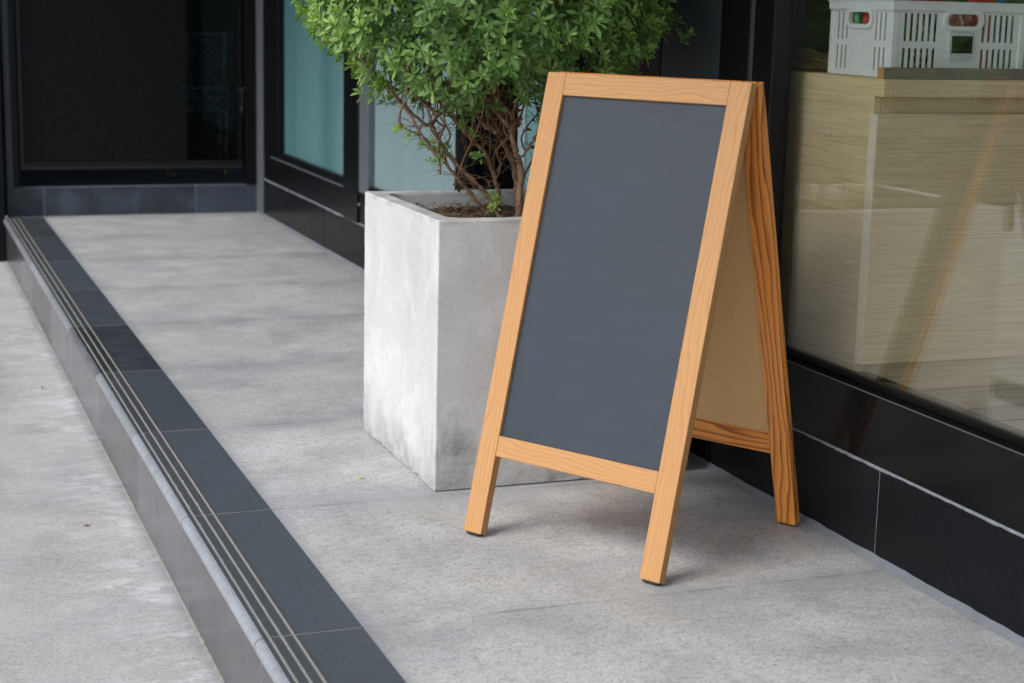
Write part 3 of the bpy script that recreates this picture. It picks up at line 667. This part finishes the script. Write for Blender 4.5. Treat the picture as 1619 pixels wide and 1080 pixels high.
# ------------------------------------------------------------------ shrub
shrub = empty('potted_shrub', (1.52, 3.98, .60), -.36327, 'rounded green shrub with bare brown stems growing in the concrete planter', 'shrub')
ST = {
'A': [(-0.065, 0.0, 0.606), (-0.13, -0.03, 0.684), (-0.164, -0.05, 0.727), (-0.213, -0.08, 0.789), (-0.243, -0.1, 0.824), (-0.27, -0.1, 0.871), (-0.299, -0.12, 0.909), (-0.331, -0.14, 0.95), (-0.40, -0.15, 1.02)],
'B': [(-0.04, -0.01, 0.60), (-0.068, -0.02, 0.657), (-0.107, -0.03, 0.699), (-0.146, -0.04, 0.738), (-0.176, -0.05, 0.772), (-0.2, -0.05, 0.806), (-0.219, -0.05, 0.845), (-0.234, -0.06, 0.845), (-0.26, -0.08, 0.87), (-0.285, -0.1, 0.897), (-0.339, -0.14, 0.953)],
'B2': [(-0.218, -0.05, 0.845), (-0.212, -0.04, 0.867), (-0.244, -0.03, 0.902), (-0.303, 0.0, 0.944), (-0.344, 0.03, 1.02)],
'C': [(-0.045, 0.02, 0.6), (-0.053, 0.02, 0.676), (-0.062, 0.03, 0.714), (-0.086, 0.03, 0.771), (-0.114, 0.02, 0.799), (-0.156, 0.0, 0.845), (-0.184, 0.0, 0.875), (-0.21, -0.02, 0.917), (-0.225, -0.04, 1.02)],
'D': [(0.0, -0.05, 0.6), (0.006, -0.05, 0.731), (-0.009, -0.03, 0.782), (-0.024, -0.02, 0.834), (-0.034, -0.02, 0.853), (-0.073, 0.0, 0.897), (-0.113, 0.02, 0.959), (-0.145, 0.05, 1.06)],
'D2': [(-0.022, -0.02, 0.831), (-0.022, -0.02, 0.869), (-0.058, -0.04, 0.91), (-0.085, -0.06, 0.948), (-0.111, -0.1, 1.04)],
'D3': [(-0.022, -0.02, 0.865), (-0.004, 0, 0.913), (0.014, 0.03, 0.958), (0.032, 0.06, 1.06)],
'E': [(-0.001, 0.05, 0.6), (-0.007, 0.06, 0.712), (-0.032, 0.06, 0.782), (-0.065, 0.08, 0.826), (-0.088, 0.09, 0.835), (-0.117, 0.1, 0.874), (-0.146, 0.12, 0.931), (-0.18, 0.16, 1.03)],
'G': [(0.007, -0.03, 0.771), (0.036, -0.04, 0.814), (0.054, -0.02, 0.851), (0.091, 0.0, 0.908), (0.136, 0.02, 1.02)],
'H': [(0.014, 0.08, 0.6), (0.048, 0.1, 0.725), (0.098, 0.12, 0.804), (0.154, 0.12, 0.884), (0.25, 0.14, 1.03)],
'I': [(-0.24, -0.09, 0.821), (-0.264, -0.12, 0.832), (-0.3, -0.15, 0.852)],
'J': [(-0.114, -0.03, 0.695), (-0.144, -0.07, 0.722), (-0.193, -0.1, 0.727)],
'K': [(-0.085, .09, .835), (-.06, .12, .9), (.0, .16, 1.0)], 'L': [(-.114, .02, .80), (-.12, .06, .86), (-.10, .10, .95), (-.12, .12, 1.03)],
'N': [(-.156, 0, .845), (-.17, -.03, .88), (-.19, -.06, .93), (-.2, -.09, 1.0)], 'O': [(.0, -.05, .7), (.03, .02, .75), (.05, .08, .83), (.03, .12, .95)]}
RAD = {'A': (.0085, .004), 'B': (.0115, .004), 'B2': (.005, .003), 'C': (.011, .004), 'D': (.015, .006), 'D2': (.009, .005), 'D3': (.008, .004), 'E': (.014, .006), 'G': (.005, .003), 'H': (.011, .005), 'I': (.005, .002), 'J': (.003, .001), 'K': (.006, .003), 'L': (.006, .003), 'N': (.005, .003), 'O': (.006, .003)}
CC = Vector((-.095, .0, 1.225)); CR = Vector((.462, .43, .40))
tips = []
nodes = []
for k_, P in ST.items():
    P = [Vector((x, y, z-.60)) for x, y, z in P]; pts = smooth_path(P, 6); n = len(pts); r0, r1 = RAD[k_]; r0 *= .6; r1 *= .72
    pts = [p+Vector((random.uniform(-1, 1), random.uniform(-1, 1), random.uniform(-1, 1)))*.0016 for p in pts]
    rr_ = [(r0+(r1-r0)*i/(n-1))*(1+.16*math.sin(i*1.9+r0*900))*(1.25 if i == 0 else 1) for i in range(n)]
    vs, fs = [], []; tube(vs, fs, pts, rr_, 9, .10); pymesh('stem', vs, fs, M['bark'], shrub)
    nodes += [(p, r) for p, r in zip(pts, rr_)]
    if k_ not in 'IJ': tips.append((pts[-1], (pts[-1]-pts[-3]).normalized(), r1))
# recursive branching up into the crown
tv, tf = [], []; leafy = []
def grow(p, d, r, depth, L):
    pts = [p]; rs = [r]
    for i in range(4):
        d = (d+Vector((random.gauss(0, .16), random.gauss(0, .16), random.gauss(.05, .14)))).normalized(); p = p+d*L/4; pts.append(p); rs.append(r*(1-.13*(i+1)))
        qq = p+Vector((0, 0, .60))-CC
        if Vector((qq.x/CR.x, qq.y/CR.y, qq.z/CR.z)).length > .93 and qq.z > -.25: break
        if depth < 3 and random.random() < .55:
            nd = (d+Vector((random.gauss(0, .7), random.gauss(0, .7), random.gauss(.1, .4)))).normalized(); grow(p, nd, r*.62, depth+1, L*.75)
    tube(tv, tf, pts, rs, 5)
    q_ = p+Vector((0, 0, .60))-CC
    if depth < 3 and (Vector((q_.x/CR.x, q_.y/CR.y, q_.z/CR.z)).length < .95):
        for _ in range(2): grow(p, (d+Vector((random.gauss(0, .5), random.gauss(0, .5), random.gauss(0, .4)))).normalized(), r*.7, depth+1, L*.8)
for p, d, r in tips: grow(p, (d+Vector((0, 0, .15))).normalized(), r*.9, 0, .16)
grow(Vector((.25, .14, .43)), Vector((.6, .1, .6)).normalized(), .005, 0, .17); grow(Vector((.2, .1, .36)), Vector((.9, .0, .5)).normalized(), .004, 1, .15)
low_nodes = [q for q in nodes if .10 < q[0].z < .27]
for i in range(26):
    p, r = random.choice(low_nodes); tgt = Vector((max(-.27, p.x*1.4+random.uniform(-.1, .2)), p.y+random.uniform(-.14, .14), random.uniform(.36, .46)))
    P = [p]+[p.lerp(tgt, t)+Vector((random.gauss(0, .010), random.gauss(0, .010), -.02*math.sin(t*3.1))) for t in (.2, .4, .6, .8, 1.)]
    pts = smooth_path(P, 4); r0 = random.uniform(.0018, .0038); tube(tv, tf, pts, [r0*(1-.5*k_/len(pts)) for k_ in range(len(pts))], 6, .1); nodes += [(q, r0) for q in pts[2:]]
# fine dead twigs in the open lower part
for i in range(330):
    p, r = random.choice(nodes)
    if p.z < .09 or p.z > .40: continue
    d = Vector((random.gauss(-.25, .7), random.gauss(0, .6), random.gauss(.35, .5))).normalized(); pts = [p]; L = random.uniform(.03, .13); 
    for s_ in range(6): d = (d+Vector((random.gauss(0, .22), random.gauss(0, .22), random.gauss(-.03, .2)))).normalized(); pts.append(pts[-1]+d*L/6)
    r0 = random.uniform(.0006, .0017); tube(tv, tf, pts, [r0*(1-.13*k_) for k_ in range(7)], 4)
pymesh('twigs', tv, tf, M['twig'], shrub, True)
# shaggy dead leaves caught on the stems
dv, df = [], []
for i in range(330):
    p, r = random.choice(nodes)
    if p.z > .36 or p.z < .03: continue
    if p.x < -.16 and random.random() < .75: continue
    c_ = p+Vector((random.gauss(0, 1), random.gauss(0, 1), random.gauss(0, 1)))*(.004+r*.6); u = Vector((random.gauss(0, 1), random.gauss(0, 1), random.gauss(-.5, 1))).normalized(); v_ = u.orthogonal().normalized(); n_ = u.cross(v_); L = random.uniform(.008, .022); w_ = L*.3; b = len(dv)
    for j in range(4):
        t = j/3; cen = c_+u*L*t+n_*L*.35*math.sin(t*3); ww = w_*math.sin(.35+t*2.6); dv += [cen-v_*ww+n_*ww*.6, cen, cen+v_*ww+n_*ww*.6]
    for j in range(3):
        for q_ in range(2): a_ = b+j*3+q_; df.append((a_, a_+1, a_+4, a_+3))
pymesh('dead_leaves', dv, df, M['deadleaf'], shrub, True)

# foliage: rosettes of obovate leaves
LV, LF, LT = [], [], []
def rosette(c, ax, size, n1, young_lit, dark, detail=5):
    ax = Vector(ax).normalized(); u = ax.orthogonal().normalized(); v = ax.cross(u)
    ph0 = random.uniform(0, 6.28)
    for i in range(n1):
        t = i/max(1, n1-1); ph_ = ph0+i*2.399; op = math.radians(18+66*t**.75+random.uniform(-9, 9)); L = size*(.50+.62*t**.7)*random.uniform(.82, 1.15); wd = L*random.uniform(.135, .185)
        rad = u*math.cos(ph_)+v*math.sin(ph_); d = ax*math.cos(op)+rad*math.sin(op); side = ax.cross(rad).normalized()
        tw = random.uniform(-.35, .35); nrm = d.cross(side); side = (side*math.cos(tw)+nrm*math.sin(tw)).normalized(); nrm = side.cross(d).normalized()
        if nrm.dot(ax) < 0: nrm = -nrm
        base = c-ax*(.010*t)*random.uniform(.3, 1.6); curl = random.uniform(-.06, .20); b = len(LV)
        prof = (.12, .42, .80, 1.0, .72, .0) if detail == 5 else (.15, .8, .9, .0)
        m_ = len(prof)
        for j, pw in enumerate(prof):
            s = (j/(m_-1))**(.92); cen = base+d*L*s-nrm*curl*L*s*s*1.0; ww = wd*pw; cup = ww*.42
            if j == m_-1: LV.append(cen)
            else: LV.extend((cen-side*ww+nrm*cup, cen, cen+side*ww+nrm*cup))
        for j in range(m_-2):
            for q_ in range(2): a_ = b+j*3+q_; LF.append((a_, a_+1, a_+4, a_+3))
        a_ = b+(m_-2)*3; LF.append((a_, a_+1, a_+3)); LF.append((a_+1, a_+2, a_+3))
        tt = (min(1, max(0, random.gauss(.5, .36)-dark)), min(1, max(0, young_lit+(.35*(1-t) if young_lit > .1 else .18*(1-t))+random.uniform(-.08, .08))))
        LT.extend([tt]*((m_-2)*2+2))
def crown_pt(dv_):   # radius modifier
    n_ = mn.noise(dv_*2.2+Vector((3, 1, 7))); n2 = mn.noise(dv_*5.5+Vector((9, 2, 1))); return 1+.10*n_+.13*n2
N1 = 2150; ga = math.pi*(3-math.sqrt(5))
for shell, (cnt, sc, det) in enumerate(((N1, 1., 5), (1150, .88, 5), (800, .72, 3))):
    for i in range(cnt):
        z = 1-2*(i+.5)/cnt; r = math.sqrt(1-z*z); th = i*ga; d = Vector((r*math.cos(th), r*math.sin(th), z)); d = (d+Vector((random.gauss(0, .03), random.gauss(0, .03), random.gauss(0, .03)))).normalized()
        low = d.z < -.4
        if low and random.random() < (.30 if shell == 0 else .6)*min(1, (-.4-d.z)*4): continue
        f = crown_pt(d)*sc*random.uniform(.95, 1.03)
        zz = d.z; sq = 1. if zz > 0 else 1-.17*abs(zz)
        p = CC+Vector((d.x*CR.x, d.y*CR.y, d.z*CR.z*sq))*f
        # the underside is lifted toward the right, hanging low at the middle
        if p.z < np.interp(p.x, [-.57, -.42, -.3, -.05, .06, .15, .35, .45], [1.05, .945, .90, .868, .925, .95, 1.0, 1.05])+random.gauss(0, .012): continue
        gap = mn.noise(p*9.)
        if gap > .26 and shell == 0: continue
        if gap > .42: continue
        ax = Vector((d.x, d.y, d.z*.5+.55)).normalized()+Vector((random.gauss(0, .25), random.gauss(0, .25), random.gauss(0, .2)))
        lfs = max(0, -d.x)*.8+max(0, -d.y)*.15
        young_lit = .0
        if shell == 0: young_lit = max(0, .10+.55*max(0, -d.x-.3)+.25*max(0, d.z)+random.gauss(0, .14)) if random.random() < .7 else .02  # young growth, plus street side and top lightened as if lit
        p = p-Vector((0, 0, .60)); rosette(p, ax, random.uniform(.021, .038), random.choice((9, 10, 11, 12)) if det == 5 else 8, young_lit, .0, det)
        if shell == 0 and i % 2 == 0: 
            tt = p-Vector(ax).normalized()*.05
# leafy tufts low on the stems
for x, y, z in [(-0.298, -0.14, 0.848), (-.285, -.13, .838), (-0.222, -0.09, 0.806), (-.235, -.09, .803), (-.21, -.08, .80), (-0.184, -0.06, 0.792), (-.19, -.07, .778), (-0.199, -0.08, 0.757), (-.205, -.08, .765), (-0.245, -0.1, 0.798), (-0.18, -0.06, 0.803), (-0.147, -0.03, 0.861), (-.14, -.03, .85), (-0.116, -0.0, 0.82), (-.125, 0, .83), (-0.111, -0.02, 0.771), (-.10, -.02, .765), (-0.064, -0.05, 0.677), (-.055, -.05, .667), (-0.059, -0.06, 0.65), (-.07, -.06, .64), (-0.268, -0.12, 0.824), (-.17, -.03, .88), (-.2, -.05, .885), (-.06, .02, .885), (.05, -.02, .86)]:
    for _ in range(2): rosette(Vector((x+random.gauss(0, .004), y+random.gauss(0, .004), z-.60+random.gauss(0, .004))), Vector((random.gauss(-.3, .4), random.gauss(-.4, .4), 1)), random.uniform(.014, .021), 8, .75, 0)
# stray sprigs outside the outline
for x, y, z in [(.415, -.02, 1.085), (.40, -.03, 1.07), (.385, .0, 1.115), (-.39, -.12, .925), (-.36, -.13, .915), (-.33, -.12, .905), (-.02, -.1, .93), (-.06, -.12, .90), (-.15, -.1, .885), (.02, -.05, .92)]:
    rosette(Vector((x, y, z-.60)), Vector((x*1.2+.1, -.3, .5)), .030, 10, .05, .1)
me = bpy.data.meshes.new('foliage'); me.from_pydata([tuple(v) for v in LV], [], LF); me.update()
at = me.attributes.new('tint', 'FLOAT_VECTOR', 'FACE'); arr = np.zeros((len(LF), 3), np.float32); arr[:, :2] = np.array(LT, np.float32); at.data.foreach_set('vector', arr.ravel())
fo = link_mesh('foliage', me, M['leaf'], shrub, True)
print('leaf faces', len(LF))

# ------------------------------------------------------------------ A-frame chalkboard sign
SU, SV, SYAW, SWD, SD_, STP, SS, SA, SB1, SB2 = 1.41064, 3.4842, -1.03815, .51733, .28731, .0238, .0495, .05, .805, .8505
c_, s_ = math.cos(SYAW), math.sin(SYAW)
sign = empty('chalkboard_sign', (SU+c_*SWD/2, SV+s_*SWD/2, 0), SYAW, 'wooden A-frame chalkboard sign with blank slate grey board standing beside the concrete planter', 'sign')
Lg = math.hypot(1, SD_-STP); aa, bb = 1/Lg, (SD_-STP)/Lg; TH = .022
base_F = Matrix(((1, 0, 0, -SWD/2), (0, aa, bb, -STP), (0, -bb, aa, 1.0), (0, 0, 0, 1)))   # x across, y into thickness, z up the slope
ROT = Matrix.Rotation(math.pi, 4, 'Z')
def member(name, M4, along, width, thick, mat, x0, z0, yoff=0., vertical=True, bev=.0016):
    """wood piece in its own frame: local Z runs along the grain"""
    bm = bmesh.new(); add_box(bm, 0, width, 0, thick, 0, along, bev, 2); o = bm_obj(name, bm, mat, sign)
    T = Matrix.Translation((x0, yoff, z0))
    if not vertical: T = T @ Matrix(((0, 0, 1, 0), (0, 1, 0, 0), (-1, 0, 0, width), (0, 0, 0, 1)))
    o.matrix_basis = M4 @ T; return o
for side, MM, mat in (('front', base_F, M['wood']), ('back', ROT @ base_F, M['wood_in'])):
    LL = Lg-.010
    for x0 in (0, SWD-SS):
        lg = member('leg', MM, LL, SS, TH, mat, x0, -LL)
        bm = bmesh.new(); add_box(bm, SS*.12, SS*.88, TH*.15, TH*.85, -.0045, -.0002, .001, 1); fp = bm_obj('foot_pad', bm, M['rubber'], lg)
    member('top_rail', MM, SWD-2*SS-.0006, SA, TH-.0006, mat, SS+.0003, -SA, .0003, False)
    member('bottom_rail', MM, SWD-2*SS-.0006, SB2-SB1, TH-.0012, mat, SS+.0003, -SB2, .0006, False)
    bm = bmesh.new(); add_box(bm, SS-.002, SWD-SS+.002, 0, .0028, -SB1-.002, -SA+.002); o = bm_obj('chalkboard', bm, [M['board'], M['hard']], sign)
    for p in o.data.polygons: p.material_index = 1 if p.normal.y > .5 else 0
    o.matrix_basis = MM @ Matrix.Translation((0, .0085, 0))
    if side == 'back': o['label'] = 'tan hardboard back of the rear board'
# ------------------------------------------------------------------ small fallen leaves
def fallen(x, y, z, L, w_, mat, rz, label, fold=.4):
    vs, fs = [], []; n = 8
    for side in (0, 1):
        for i in range(n+1):
            t = i/n; ww = w_*math.sin(math.pi*min(.98, .04+t*.94)); zz = .001+.25*L*math.sin(t*2.2)*fold + side*-.0006
            for q_ in (-1, 0, 1): vs.append(((t-.5)*L, q_*ww, zz+abs(q_)*ww*fold))
    m_ = 3*(n+1)
    for i in range(n):
        for q_ in range(2):
            a_ = i*3+q_; fs.append((a_, a_+3, a_+4, a_+1)); fs.append((m_+a_, m_+a_+1, m_+a_+4, m_+a_+3))
    o = pymesh('fallen_leaf', vs, fs, mat); o.location = (x, y, z); o.rotation_euler = (0, 0, rz); tag(o, label, 'leaf')
fallen(1.069, 3.826, .001, .017, .0045, M['fallen_y'], .3, 'tiny yellow green leaf lying on the walkway left of the planter')
fallen(.469, 4.354, -HK+.001, .016, .005, M['fallen_o'], -.4, 'dry orange leaf lying on the street paving left of the kerb')
fallen(.51, 6.015, -HK+.001, .03, .003, M['twig'], 1.4, 'thin dark twig scrap lying on the street paving further back', .8)
